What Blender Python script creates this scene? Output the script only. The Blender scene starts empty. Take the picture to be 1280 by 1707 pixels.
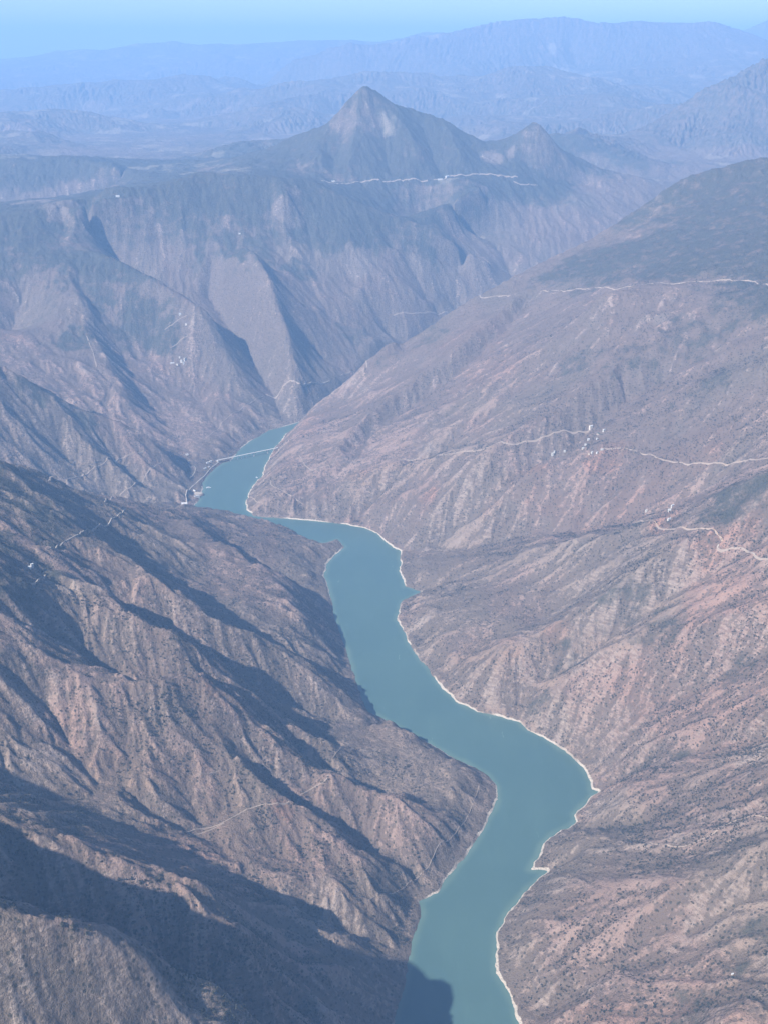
import bpy, bmesh, math, random, heapq
import numpy as np

S = bpy.context.scene
COL = S.collection
rng = np.random.default_rng(7)
random.seed(7)

# ------------------------------------------------------------------ camera
W, HPX, FPX = 1280.0, 1707.0, 1830.0           # photograph size and focal length in its pixels
CAM_H = 3500.0                                 # metres above the water
PITCH = math.radians(22.9)
CP, SP = math.cos(PITCH), math.sin(PITCH)
cam_data = bpy.data.cameras.new("camera")
cam = bpy.data.objects.new("camera", cam_data)
COL.objects.link(cam)
cam.location = (0, 0, CAM_H)
cam.rotation_euler = (math.radians(90) - PITCH, 0, 0)
cam_data.sensor_fit = 'VERTICAL'
cam_data.sensor_height = 24.0
cam_data.lens = 24.0 * FPX / HPX
cam_data.clip_start = 1.0
cam_data.clip_end = 300000.0
S.camera = cam

# ------------------------------------------------------------------ light
SUN_EL, SUN_AZ = math.radians(40), math.radians(229)     # azimuth clockwise from +y (camera looks along +y)
SUN_DIR = np.array([math.sin(SUN_AZ) * math.cos(SUN_EL), math.cos(SUN_AZ) * math.cos(SUN_EL), math.sin(SUN_EL)])
world = bpy.data.worlds.new("World")
S.world = world
world.use_nodes = True
wn = world.node_tree
bg = wn.nodes["Background"]
sky = wn.nodes.new("ShaderNodeTexSky")
sky.sky_type = 'NISHITA'
sky.sun_disc = False
sky.sun_elevation = SUN_EL
sky.sun_rotation = SUN_AZ
sky.altitude = 3000
sky.air_density = 1.0
sky.dust_density = 2.5
sky.ozone_density = 1.5
wn.links.new(sky.outputs[0], bg.inputs[0])
bg.inputs[1].default_value = 0.07
sun_d = bpy.data.lights.new("sun", 'SUN')
sun_d.energy = 5.0
sun_d.angle = math.radians(0.5)
sun_d.color = (1.0, 0.93, 0.84)
sun = bpy.data.objects.new("sun", sun_d)
COL.objects.link(sun)
sun.location = tuple(SUN_DIR * 6000)
sun.rotation_euler = (math.pi / 2 - SUN_EL, 0, math.pi - SUN_AZ)
S.view_settings.view_transform = 'Standard'
S.view_settings.look = 'None'
S.view_settings.exposure = 1.18
S.view_settings.gamma = 1.0
try:
    S.cycles.use_denoising = True
    S.cycles.volume_bounces = 1
    S.cycles.max_bounces = 4
    S.cycles.diffuse_bounces = 2
except Exception:
    pass
HAZE_DENSITY = 3.7e-5
HAZE_COLOR = (0.305, 0.56, 1.0)

# ------------------------------------------------------------------ pixel <-> ground helpers (used only to survey the terrain)
def ray(u, v):
    a = (853.5 - v) / FPX
    return np.array([(u - 640.0) / FPX, CP + a * SP, -SP + a * CP])

def at_z(u, v, z):
    d = ray(u, v)
    t = (z - CAM_H) / d[2]
    return np.array([t * d[0], t * d[1], z])

def at_y(u, v, y):
    d = ray(u, v)
    t = y / d[1]
    return np.array([t * d[0], y, CAM_H + t * d[2]])

def project(p):
    x, y, z = p
    f = y * CP - (z - CAM_H) * SP
    up = y * SP + (z - CAM_H) * CP
    return 640 + FPX * x / f, 853.5 - FPX * up / f

# ------------------------------------------------------------------ survey of the valley
RIGHT_BANK = [(502,708),(478,722),(455,752),(443,775),(438,792),(420,812),(410,838),(411,850),(425,861),(470,864),(520,868),
 (575,874),(607,880),(628,889),(645,905),(655,913),(667,918),(668,938),(664,952),(672,963),(675,978),(702,986),(672,1001),
 (666,1012),(660,1034),(672,1048),(682,1075),(697,1098),(712,1112),(722,1128),(737,1148),(765,1172),(795,1186),(835,1195),
 (862,1203),(880,1218),(905,1229),(928,1245),(950,1259),(970,1278),(982,1300),(984,1316),(998,1320),(985,1326),(970,1345),
 (957,1358),(960,1370),(940,1382),(915,1395),(905,1408),(897,1425),(884,1450),(912,1452),(900,1462),(880,1480),(860,1505),
 (840,1530),(828,1560),(825,1590),(824,1622),(840,1640),(852,1660),(858,1690),(866,1707),(880,1790),(890,1900),(930,2100),(1000,2500)]
LEFT_BANK = [(475,711),(447,718),(432,728),(418,735),(405,745),(398,752),(385,768),(372,772),(360,780),(345,795),(338,805),
 (340,815),(332,835),(322,845),(332,858),(380,868),(420,870),(455,874),(480,889),(510,901),(540,906),(562,899),(575,912),
 (560,925),(545,940),(541,960),(552,995),(557,1030),(570,1065),(580,1090),(588,1120),(598,1150),(612,1185),(650,1205),
 (680,1222),(715,1238),(745,1258),(780,1275),(810,1290),(826,1310),(828,1332),(822,1350),(805,1378),(790,1405),(765,1440),
 (740,1470),(728,1488),(695,1502),(703,1520),(690,1555),(683,1580),(680,1620),(668,1660),(655,1707),(640,1790),(610,1900),(560,2100),(500,2500)]
# the reservoir goes on round the bend, out of sight behind the nose of the big ridge
BEND_FAR = [(-600.,10900.),(-330.,11330.),(60.,11900.),(620.,12560.)]
BEND_NEAR = [(800.,12470.),(300.,11760.),(-60.,11240.),(-330.,10880.),(-560.,10650.)]
rb = [tuple(at_z(u, v, 0)[:2]) for u, v in RIGHT_BANK]
lb = [tuple(at_z(u, v, 0)[:2]) for u, v in LEFT_BANK]
RIVER = np.array(BEND_NEAR + rb + lb[::-1] + BEND_FAR)

# ridge and valley lines: (u, v, z) seen in the photograph, or ('xyz', x, y, z) where hidden or outside it
X = 'xyz'
LINES = [
 # big ridge on the right, from its nose at the bend up to the summit
 [(505,702,25),(560,659,320),(620,603,600),(720,543,920),(790,496,1175),(850,464,1320),(1000,390,1660),(1130,310,2130),(1200,285,2290),(1280,265,2411),(X,5400,12600,2650),(X,7600,13000,2900),(X,9500,13200,2900)],
 # benches across the right hand slope
 [(1280,470,1720),(1150,475,1640),(1000,490,1560)],
 [(1280,600,1480),(1150,640,1180),(1060,690,960),(990,745,790),(900,775,640),(760,850,290)],
 [(560,800,190),(700,770,430),(840,735,720)],
 # front hill on the right (road along its crest)
 [(1280,785,1230),(1190,822,1010),(1120,862,810),(1000,892,570),(900,908,400),(800,945,190),(715,985,14)],
 [(1280,1000,860),(1150,1040,650),(1000,1080,420)],
 [(1280,1180,600),(1150,1200,400)],
 # gully behind the front hill
 [(1280,740,1130),(1160,830,740),(1060,872,540),(900,890,300),(780,915,120),(680,925,4)],
 # gullies lower on the right
 [(1280,1237,490),(1190,1250,380),(1110,1264,290),(1040,1300,150),(985,1328,2)],
 [(1280,1290,590),(1180,1330,400),(1080,1370,230),(960,1365,4)],
 [(1280,1565,530),(1180,1632,400),(1090,1698,300),(X,650,2350,60)],
 [(1280,1395,670),(1150,1465,480),(1030,1535,280),(930,1600,115)],
 [(1280,1680,620),(1200,1707,560)],
 [(X,2600,2600,1250),(X,2900,3600,1350),(X,3300,5000,1700),(X,4000,6300,2050),(X,4400,8500,2150),(X,5400,12600,2650)],
 [(X,5200,3000,2300),(X,6000,6000,2700),(X,7600,9000,2900)],
 [(X,1500,1200,800),(X,2600,2600,1250)],
 # spur that ends in the small peninsula
 [(X,-3600,5000,2050),(X,-2900,5500,1700),(0,765,1300),(60,785,1080),(120,815,840),(180,840,650),(255,845,490),(330,853,340),(400,866,180),(460,874,75),(520,903,22),(560,903,10)],
 # left slope
 [(X,-3600,5000,2050),(X,-2700,4700,1700),(0,965,1240),(120,985,1010)],
 [(X,-2700,4700,1700),(X,-2200,4300,1420),(0,1090,1070),(130,1115,900),(230,1133,790),(330,1134,690),(400,1140,600),(460,1195,440),(540,1240,310)],
 # dark valley low on the left and the spurs that catch the light inside it
 [(X,-2300,3500,1150),(0,1310,760),(150,1345,630),(300,1400,470),(430,1480,300),(560,1555,130),(682,1600,2)],
 [(X,-2100,3150,1330),(X,-1600,3150,1120),(180,1415,870),(260,1442,760),(330,1472,690),(400,1558,570),(450,1645,420),(500,1700,200)],
 [(X,-2100,2950,1200),(X,-1350,2870,830),(X,-800,2830,500),(X,-350,2800,190),(X,60,2850,2)],
 # foreground ridge bottom left
 [(X,-3700,3600,2350),(X,-2900,2750,2150),(X,-2300,2500,1960),(X,-1750,2420,1640),(0,1490,1300),(110,1526,1190),(215,1556,1090),(300,1612,960),(370,1650,850),(432,1690,740),(X,-150,2560,300),(X,60,2500,20)],
 [(X,-2900,2750,2150),(X,-3300,1500,1500),(X,-3000,0,900)],
 [(0,1707,1145),(150,1707,1035),(300,1705,895),(400,1712,765)],
 [(X,-700,1900,860),(X,-300,1500,400),(X,0,1300,30)],
 [(X,-1200,1300,900),(X,-700,900,500)],
 [(X,-3600,5000,2050),(X,-3700,3600,2350)],
 # side valley behind the peninsula spur
 [(325,848,2),(X,-1950,8280,70),(X,-2500,8100,210),(X,-3200,7600,520),(X,-4600,7000,1000)],
 # next ridge
 [(X,-5600,8000,2000),(X,-4200,8300,1500),(0,610,1080),(60,640,900),(130,680,660),(200,702,520),(260,735,360),(298,775,150),(316,812,25)],
 # valley between it and the middle massif
 [(330,818,2),(X,-1750,9160,60),(X,-2150,9500,210),(X,-2900,9650,480),(X,-3700,9500,720),(X,-5200,9700,1200)],
 # middle massif: crest
 [(X,-7500,12600,1950),(X,-5600,12500,1780),(0,370,1700),(38,355,1780),(62,352,1790),(100,340,1850),(132,345,1830),(165,330,1900),(205,330,1885),(250,312,1970),(300,302,2025),(338,286,2105),(372,290,2085),(450,294,2050),(520,300,1990),(580,330,1790),(650,356,1600),(720,386,1400),(800,430,1080),(850,462,760)],
 # long spur that comes down from the plateau, a crag on its left end, a bench with a hamlet in front
 [(100,345,1815),(108,375,1640),(110,405,1500),(190,430,1400),(262,468,1205),(320,503,1035),(345,516,960),(375,580,620),(420,650,280),(443,705,60)],
 [(110,405,1500),(78,424,1440),(60,442,1360),(38,500,1050),(20,565,760)],
 [(230,600,530),(300,606,505),(340,640,345)],
 # hollow behind the long spur
 [(X,-3450,13050,1370),(X,-2800,12760,1110),(X,-2330,12400,890),(X,-1960,12040,720)],
 # gully between the two faces of the massif
 [(352,500,830),(372,530,690),(400,575,490),(440,630,265),(472,690,50),(477,711,2)],
 # the broad face right of the gully
 [(390,420,1385),(430,480,1085),(470,560,700),(500,640,330)],
 [(470,298,2030),(474,322,1890),(479,350,1710),(490,385,1480),(520,470,1010),(560,550,590),(596,612,250)],
 [(570,395,1410),(640,412,1270),(720,430,1110),(800,455,870)],
 [(600,480,920),(700,500,740),(760,505,620)],
 # canyon beyond
 [(X,720,12500,5),(X,1600,13000,150),(X,2700,13500,300),(X,4500,14200,450),(X,7000,14500,500)],
 # pyramid peak and its ridge
 [(X,-7500,17500,2150),(0,262,2010),(50,272,1960),(108,259,2040),(180,276,1940),(265,288,1880),(350,286,1870),(400,268,2010),(450,246,2160),(520,216,2420),(550,208,2480),(572,178,2740),(597,152,2930),(610,143,3010),(625,152,2930),(648,168,2800),(690,184,2650),(740,199,2540),(775,220,2370),(812,240,2190),(850,228,2290),(878,211,2450),(897,206,2490),(908,216,2400),(930,246,2140),(960,262,2000),(1010,286,1810),(1060,293,1750),(1110,313,1580),(X,5600,16300,1300),(X,7500,16800,1300)],
 [(545,300,1870),(640,302,1840),(730,298,1850),(860,292,1850),(980,310,1640)],
 [(640,380,1350),(720,350,1560),(800,310,1790)],
 [(690,420,1000),(860,380,1250),(960,330,1560)],
 # plateau left of it with fields
 [(0,342,1480),(60,346,1450),(130,336,1490),(250,306,1680)],
 [(X,-6000,14700,1420),(X,-9000,15000,1450)],
 # side ridge far right, front part
 [(X,-9000,19500,1900),(X,-4000,19500,1750),(X,0,19500,1600),(X,4000,19500,1300),(X,9000,19500,1900)],
]
FAR_LINES = [
 [(X,-14000,17500,2150),(X,-7500,17500,2150),(X,-4000,17000,1950),(X,-2500,17000,1870),(X,-300,17000,2950),(X,3000,17000,2200),(X,5600,16300,1400)],
 [(930,246,1900),(1000,211,2085),(1060,198,2220),(1100,195,2260),(1150,186,2362),(1200,150,2740),(1240,125,3000),(1280,95,3340),(X,9000,24500,3500),(X,12000,25500,3700),(X,16000,26000,3700)],
 [(X,7000,19000,1100),(X,12000,20000,1500)],
 [(X,1200,21000,1300),(X,3500,21500,1400)],
 [(1060,160,2450),(960,115,2850),(850,130,2650),(700,160,2200)],
 [(1100,250,1500),(1000,260,1500)],
]
# ranges on the skyline, set by distance: (u, v, y)
FAR_Y = [
 [(-120,240,22600),(0,234,22600),(70,226,22700),(170,238,22600),(260,246,22300),(330,258,22000)],
 [(-60,214,25200),(120,216,25400),(230,226,25000),(350,238,24300)],
 [(380,182,30000),(460,142,32000),(560,121,33000),(680,109,33500),(800,104,33500),(900,110,33000),(980,126,32000),(1060,166,30000)],
 [(-80,196,28000),(80,188,28000),(200,203,27500),(330,224,26500),(440,246,25000)],
 [(-60,150,36000),(90,140,37000),(240,128,38000),(360,120,38000)],
 [(380,110,41000),(460,88,41000),(520,76,41000),(600,68,41500),(680,66,42000),(740,57,42000),(790,45,42000),(845,36,42000),(900,28,42000),(960,31,42000),(1000,38,42000),(1060,35,42000),(1105,37,42000),(1150,42,42000),(1215,44,42000),(1250,55,42000),(1290,80,42500),(1340,80,43000),(1500,60,43000)],
 [(640,75,52000),(720,50,54000),(800,60,54000)],
 [(1180,70,56000),(1240,45,56000),(1300,30,56000),(1500,30,56000)],
 [(-300,100,56000),(0,106,56000),(60,99,56000),(100,92,56000),(150,88,56000),(200,76,56000),(262,64,56000),(330,66,56000),(400,69,56000),(470,66,55000),(540,66,54000),(640,75,52000)],
]
LOWLAND = [
 [(X,-16000,24000,1300),(X,-8000,24000,1250),(X,-2000,24500,1250),(X,1500,25000,1400)],
 [(X,-20000,31500,1350),(X,-9000,32000,1300),(X,-4500,31500,1400)],
 [(X,-20000,43500,1700),(X,-8000,43500,1650),(X,0,38000,1700)],
 [(X,-28000,46000,2000),(X,-10000,46000,2000),(X,14000,47000,2400)],
 [(X,-40000,75000,2400),(X,0,75000,2400),(X,40000,75000,2400)],
 [(X,6000,29000,1800),(X,12000,32000,2200),(X,16000,36000,2800)],
]

# spurs (+) and gullies (-) laid on the first surface: (height change, [(u, v), ...])
SPURS = [
 (-150, [(350,868),(420,915),(470,950),(520,985),(549,1012)]),
 (100, [(290,862),(350,915),(430,975),(520,1050),(576,1092)]),
 (-119, [(215,880),(262,945),(322,1005),(400,1050),(500,1095),(578,1128)]),
 (94, [(190,915),(260,1000),(330,1040),(420,1085),(520,1130),(600,1165)]),
 (-162, [(190,985),(262,1042),(340,1072),(400,1102),(450,1132),(540,1170),(625,1208)]),
 (119, [(100,965),(160,1000),(235,1040),(300,1090),(360,1122)]),
 (-156, [(0,985),(60,1005),(150,1062),(235,1112),(340,1128),(440,1160),(540,1200),(640,1228),(690,1240)]),
 (112, [(230,1135),(300,1136),(390,1140),(430,1165)]),
 (-119, [(400,1130),(450,1170),(482,1222),(545,1265),(640,1310),(740,1345),(800,1382)]),
 (88, [(430,1180),(500,1270),(560,1300),(640,1340),(720,1390),(765,1438)]),
 (-88, [(400,1230),(480,1310),(560,1370),(640,1420),(700,1462),(725,1488)]),
 (75, [(380,1200),(420,1290),(500,1370),(580,1430),(650,1470),(697,1505)]),
 (-112, [(40,1120),(75,1150),(105,1185),(128,1240),(160,1300)]),
 (62, [(640,1212),(720,1250),(780,1290),(812,1320)]),
 (-75, [(650,1225),(720,1275),(770,1320),(810,1370)]),
 (-88, [(300,1300),(330,1340),(345,1380)]),
 # pointed mountain
 (80, [(607,150),(600,195),(590,240),(580,285)]),
 (-90, [(588,175),(572,225),(555,275)]),
 (-90, [(622,172),(640,225),(650,280)]),
 (80, [(660,183),(680,228),(700,272)]),
 (-80, [(700,200),(722,250),(735,285)]),
 (70, [(740,206),(760,250),(772,280)]),
 (-70, [(780,228),(800,265)]),
 (70, [(903,214),(930,260),(955,300)]),
 (-80, [(875,228),(880,270)]),
 (-70, [(480,240),(500,280)]),
 (60, [(520,222),(535,265)]),
 # middle massif
 (110, [(470,300),(476,335),(484,372)]),
 (-90, [(440,312),(452,370),(462,410)]),
 (-90, [(500,318),(512,370),(525,420)]),
 (-90, [(130,470),(180,520),(250,580),(330,660),(370,720)]),
 (-100, [(170,520),(200,580),(240,650),(300,720),(322,780)]),
 (90, [(110,440),(150,520),(180,600),(215,690)]),
 (-80, [(560,430),(610,490),(650,550),(670,590)]),
 (-110, [(455,520),(495,548),(540,585),(578,618)]),
 (-70, [(250,385),(280,430),(310,470)]),
 (-80, [(520,560),(530,620),(520,680)]),
 (-90, [(650,400),(700,470),(730,520)]),
 # next ridge in front of it
 (-90, [(40,640),(90,720),(150,790),(200,830)]),
 (80, [(80,655),(150,740),(220,810)]),
 (-90, [(130,690),(200,760),(260,815)]),
 # right bank, broad
 (-125, [(1180,560),(1050,640),(930,740),(820,830),(720,900)]),
 (-110, [(1000,500),(900,600),(790,690),(690,760),(600,850)]),
 (90, [(1100,570),(960,690),(850,780),(740,850)]),
 (-105, [(1240,900),(1140,960),(1000,1050),(900,1130),(830,1190)]),
 (80, [(1180,890),(1080,960),(950,1040),(840,1110),(770,1170)]),
 (-90, [(1060,900),(940,980),(820,1060),(740,1130)]),
 (-95, [(1280,1060),(1180,1110),(1060,1180),(960,1250)]),
 (-90, [(900,470),(840,540),(760,610),(660,680),(560,770)]),
 (75, [(860,500),(780,580),(690,650),(600,730),(530,800)]),
 (-80, [(1280,540),(1200,620),(1130,690),(1080,740)]),
 (-30, [(1280,1380),(1160,1410),(1060,1400),(960,1385),(915,1405)]),
 (-30, [(1280,1480),(1150,1540),(1000,1620),(900,1680)]),
]

def pts3(line):
    out = []
    for p in line:
        out.append(np.array(p[1:], float) if p[0] == X else at_z(*p))
    return out

# ------------------------------------------------------------------ noise
def hash2(ix, iy, seed):
    h = (ix.astype(np.int64) * 374761393 + iy.astype(np.int64) * 668265263 + seed * 974634541) & 0xFFFFFFFF
    h = ((h ^ (h >> 13)) * 1274126177) & 0xFFFFFFFF
    h = h ^ (h >> 16)
    return (h & 0xFFFFFF).astype(np.float32) / np.float32(0xFFFFFF)

def vnoise(x, y, seed=0):
    ix = np.floor(x); iy = np.floor(y)
    fx = (x - ix).astype(np.float32); fy = (y - iy).astype(np.float32)
    fx = fx * fx * fx * (fx * (fx * 6 - 15) + 10); fy = fy * fy * fy * (fy * (fy * 6 - 15) + 10)
    a = hash2(ix, iy, seed); b = hash2(ix + 1, iy, seed); c = hash2(ix, iy + 1, seed); d = hash2(ix + 1, iy + 1, seed)
    return (a + (b - a) * fx) * (1 - fy) + (c + (d - c) * fx) * fy

def fbm(x, y, octaves=4, seed=0, gain=0.5):
    s = 0; a = 1.0; n = 0
    for o in range(octaves):
        s = s + a * (vnoise(x, y, seed + o * 17) * 2 - 1); n += a
        a *= gain; x = x * 2.03 + 13.7; y = y * 2.03 - 7.1
    return s / n

def smooth(a, b, x):
    t = np.clip((x - a) / (b - a), 0, 1)
    return t * t * (3 - 2 * t)

# ------------------------------------------------------------------ elevation model
def right_side(x, y):
    mid_x = np.interp(y, [2000, 3500, 4600, 5900, 7000, 7900, 8400, 9600, 10500, 10780, 11500, 12500, 13000, 13500, 15000], [250, 300, 700, 280, 60, -200, -1200, -1350, -740, -560, -30, 680, 1600, 2700, 9000])
    return smooth(-150, 250, x - mid_x)
class Grid:
    def __init__(self, x0, x1, y0, y1, d):
        self.x0, self.y0, self.d = x0, y0, d
        self.nx, self.ny = int((x1 - x0) / d) + 1, int((y1 - y0) / d) + 1
        self.X, self.Y = np.meshgrid(x0 + np.arange(self.nx) * d, y0 + np.arange(self.ny) * d)

    def sample(self, A, x, y):
        """cubic B-spline lookup"""
        gx = np.clip((x - self.x0) / self.d, 1, self.nx - 3.001); gy = np.clip((y - self.y0) / self.d, 1, self.ny - 3.001)
        ix = gx.astype(np.int32); iy = gy.astype(np.int32)
        fx = (gx - ix).astype(np.float32); fy = (gy - iy).astype(np.float32)
        def w(f):
            return [(1 - f) ** 3 / 6, (3 * f ** 3 - 6 * f ** 2 + 4) / 6, (-3 * f ** 3 + 3 * f ** 2 + 3 * f + 1) / 6, f ** 3 / 6]
        wx, wy = w(fx), w(fy)
        A = A.astype(np.float32).ravel(); out = 0
        for j in range(4):
            row = 0; base = (iy + (j - 1)) * self.nx + ix - 1
            for i in range(4):
                row = row + wx[i] * A[base + i]
            out = out + wy[j] * row
        return out

    def lin(self, A, x, y):
        gx = np.clip((x - self.x0) / self.d, 0, self.nx - 1.001); gy = np.clip((y - self.y0) / self.d, 0, self.ny - 1.001)
        ix = gx.astype(np.int32); iy = gy.astype(np.int32)
        fx = gx - ix; fy = gy - iy
        return (A[iy, ix] * (1 - fx) + A[iy, ix + 1] * fx) * (1 - fy) + (A[iy + 1, ix] * (1 - fx) + A[iy + 1, ix + 1] * fx) * fy

def inside_poly(px, py, poly):
    r = np.zeros(px.shape, bool)
    n = len(poly)
    for i in range(n):
        x1, y1 = poly[i]; x2, y2 = poly[(i + 1) % n]
        if y1 == y2: continue
        c = ((y1 > py) != (y2 > py)) & (px < (x2 - x1) * (py - y1) / (y2 - y1) + x1)
        r ^= c
    return r

def rasterise(g, lines, fixed, val):
    for pts in lines:
        for a, b in zip(pts[:-1], pts[1:]):
            n = int(max(abs(b[0] - a[0]), abs(b[1] - a[1])) / g.d * 2) + 2
            for t in np.linspace(0, 1, n):
                p = a + (b - a) * t
                i, j = int(round((p[0] - g.x0) / g.d)), int(round((p[1] - g.y0) / g.d))
                if 0 <= i < g.nx and 0 <= j < g.ny:
                    if not (fixed[j, i] and val[j, i] <= 0):
                        fixed[j, i] = True; val[j, i] = p[2]

def membrane(fixed, val, it=220):
    """relax heights between the surveyed lines, coarse to fine"""
    ny, nx = fixed.shape
    if min(ny, nx) > 12:
        cy, cx = (ny + 1) // 2, (nx + 1) // 2
        f2 = np.zeros((cy * 2, cx * 2)); v2 = np.zeros((cy * 2, cx * 2))
        f2[:ny, :nx] = fixed; v2[:ny, :nx] = val * fixed
        f4 = f2.reshape(cy, 2, cx, 2).sum((1, 3)); v4 = v2.reshape(cy, 2, cx, 2).sum((1, 3))
        c = membrane(f4 > 0, np.where(f4 > 0, v4 / np.maximum(f4, 1), 0), it)
        h = np.repeat(np.repeat(c, 2, 0), 2, 1)[:ny, :nx]
    else:
        h = np.full((ny, nx), val[fixed].mean() if fixed.any() else 0.0)
    h = np.where(fixed, val, h)
    for _ in range(it):
        p = np.pad(h, 1, mode='edge')
        h = np.where(fixed, val, 0.25 * (p[:-2, 1:-1] + p[2:, 1:-1] + p[1:-1, :-2] + p[1:-1, 2:]))
    return h

def flow_erode(h, fixed, dx, rounds, k, m=0.45):
    """stream-power incision along the steepest descent network"""
    ny, nx = h.shape
    N = ny * nx
    nb = [(-1, -1), (-1, 0), (-1, 1), (0, -1), (0, 1), (1, -1), (1, 0), (1, 1)]
    outlet = fixed.copy(); outlet[0] = outlet[-1] = True; outlet[:, 0] = outlet[:, -1] = True
    dist = [dx * math.hypot(a, b) for a, b in nb]
    off = [a * nx + b for a, b in nb]
    of = outlet.ravel().tolist()
    for r in range(rounds):
        # priority flood so that every cell drains
        z = h.ravel().tolist(); done = outlet.ravel().tolist()
        heap = [(z[i], i) for i in np.flatnonzero(outlet).tolist()]
        heapq.heapify(heap)
        par = [0] * N
        pop, push = heapq.heappop, heapq.heappush
        order = []
        while heap:
            zi, i = pop(heap); order.append(i)
            if of[i] and (i % nx == 0 or i % nx == nx - 1 or i < nx or i >= N - nx):
                xx, yy = i % nx, i // nx
                cand = [(yy + a) * nx + xx + b for a, b in nb if 0 <= yy + a < ny and 0 <= xx + b < nx]
            else:
                cand = [i + o for o in off]
            for j in cand:
                if not done[j]:
                    done[j] = True; par[j] = i
                    if z[j] <= zi: z[j] = zi + 0.01
                    push(heap, (z[j], j))
        zf = np.array(z).reshape(ny, nx)
        best = np.zeros((ny, nx)); rec = np.array(par).reshape(ny, nx).copy(); dd = np.full((ny, nx), dx)
        pz = np.pad(zf, 1, constant_values=1e9)
        idx = np.arange(N).reshape(ny, nx)
        for (a, b), di, o in zip(nb, dist, off):
            s = (zf - pz[1 + a:1 + a + ny, 1 + b:1 + b + nx]) / di
            up = s > best
            best = np.where(up, s, best); rec = np.where(up, idx + o, rec); dd = np.where(up, di, dd)
        order = np.argsort(zf.ravel(), kind='stable')
        recl = rec.ravel().tolist()
        A = [dx * dx] * N
        ol = order.tolist()
        for i in reversed(ol):
            if not of[i]: A[recl[i]] += A[i]
        area = np.array(A).reshape(ny, nx)
        F = (k * np.minimum(area, 6e6) ** m / dd).ravel().tolist()
        z = zf.ravel().tolist()
        for i in ol:
            if not of[i]:
                f = F[i]
                zr = z[recl[i]]
                if z[i] > zr: z[i] = (z[i] + f * zr) / (1 + f)
        h = np.array(z).reshape(ny, nx)
        # slopes too steep to stand slump
        for _ in range(3):
            p = np.pad(h, 1, mode='edge'); low = np.minimum.reduce([p[:-2, 1:-1], p[2:, 1:-1], p[1:-1, :-2], p[1:-1, 2:]])
            ex = h - low - dx * 1.0
            h = np.where(outlet, h, h - 0.5 * np.maximum(ex, 0))
            avg = 0.25 * (p[:-2, 1:-1] + p[2:, 1:-1] + p[1:-1, :-2] + p[1:-1, 2:])
            h = np.where(outlet, h, h + 0.03 * (avg - h))
    return h, area

near = Grid(-9000, 9600, -600, 20200, 33.0)
fixed = np.zeros((near.ny, near.nx), bool); val = np.zeros((near.ny, near.nx))
water_cells = inside_poly(near.X, near.Y, RIVER)
fixed |= water_cells; val[water_cells] = 0
rasterise(near, [[np.array([a[0], a[1], 0.0]), np.array([b[0], b[1], 0.0])] for a, b in zip(RIVER, np.roll(RIVER, -1, 0))], fixed, val)
rasterise(near, [pts3(l) for l in LINES], fixed, val)
h = membrane(fixed, val)
def drape(g, A, u, v, t0=1500.0, t1=60000.0):
    """where the line of sight through a pixel first meets the surface"""
    d = ray(u, v)
    t = np.geomspace(t0, t1, 4000)
    zz = g.sample(A, t * d[0], t * d[1])
    k = np.flatnonzero(CAM_H + t * d[2] < zz)
    if len(k) == 0: return None
    a, b = t[max(k[0] - 1, 0)], t[k[0]]
    for _ in range(12):
        m_ = 0.5 * (a + b)
        if CAM_H + m_ * d[2] < g.sample(A, np.array([m_ * d[0]]), np.array([m_ * d[1]]))[0]: b = m_
        else: a = m_
    return np.array([b * d[0], b * d[1], CAM_H + b * d[2]])
extra = []
for dz, line in SPURS:
    ps = [drape(near, h, u, v) for u, v in line]
    ps = [p for p in ps if p is not None]
    n = len(ps)
    for i_, p in enumerate(ps):
        p[2] = max(p[2] + dz * min(1.0, 0.4 + i_ * 0.6) * min(1.0, p[2] / 110.0), 1.0)
    extra.append(ps)
ridges_fixed, ridges_val = fixed.copy(), val.copy()
rasterise(near, extra, fixed, val)
h = membrane(fixed, val)
# soften the tent-like creases a little, then roughen and let water cut it
ridge_weight = smooth(0, 240, h)
wx = near.X + 300 * fbm(near.X / 1500, near.Y / 1500, 3, 5); wy = near.Y + 300 * fbm(near.X / 1500, near.Y / 1500, 3, 9)
h = h + ridge_weight * (1 - 0.45 * smooth(8500, 11000, near.Y)) * (1 - 0.45 * right_side(near.X, near.Y)) * (85 * fbm(wx / 900, wy / 900, 5, 21) + 45 * (1 - 2 * np.abs(fbm(wx / 520, wy / 520, 3, 33))))
def dilate(m_, n):
    for _ in range(n):
        p = np.pad(m_, 1); m_ = p[1:-1, 1:-1] | p[:-2, 1:-1] | p[2:, 1:-1] | p[1:-1, :-2] | p[1:-1, 2:]
    return m_
bank = np.zeros_like(h); ring = water_cells
for k_ in range(1, 32):
    nxt = dilate(ring, 1); bank[nxt & ~ring] = (k_ - 0.5) * near.d; ring = nxt
bank[~ring] = 32 * near.d
h = h + 75 * smooth(0, 170, bank) * (1 - smooth(250, 1000, bank)) * smooth(-200, 150, 260 - h)
h = np.where(bank < 260, np.maximum(h, 0.50 * bank * (0.8 + 0.5 * fbm(near.X / 230, near.Y / 230, 3, 15))), h)
h = np.where(water_cells, 0, np.maximum(h, 1.0))
k_field = 0.014 * (1 - 0.4 * smooth(8500, 10500, near.Y)) * (1 - 0.2 * right_side(near.X, near.Y))
h, area = flow_erode(h, water_cells, near.d, 9, k_field)
# bring the surveyed crests back to their surveyed heights
crest = ridges_fixed & ~water_cells
res = membrane(crest | ~dilate(crest, 14), np.where(crest, 1.0 * (ridges_val - h), 0.0), 120)
h = np.maximum(h + res, 1.0)
near_h = np.where(water_cells, 0, h)
near_area = np.log10(area)

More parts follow.
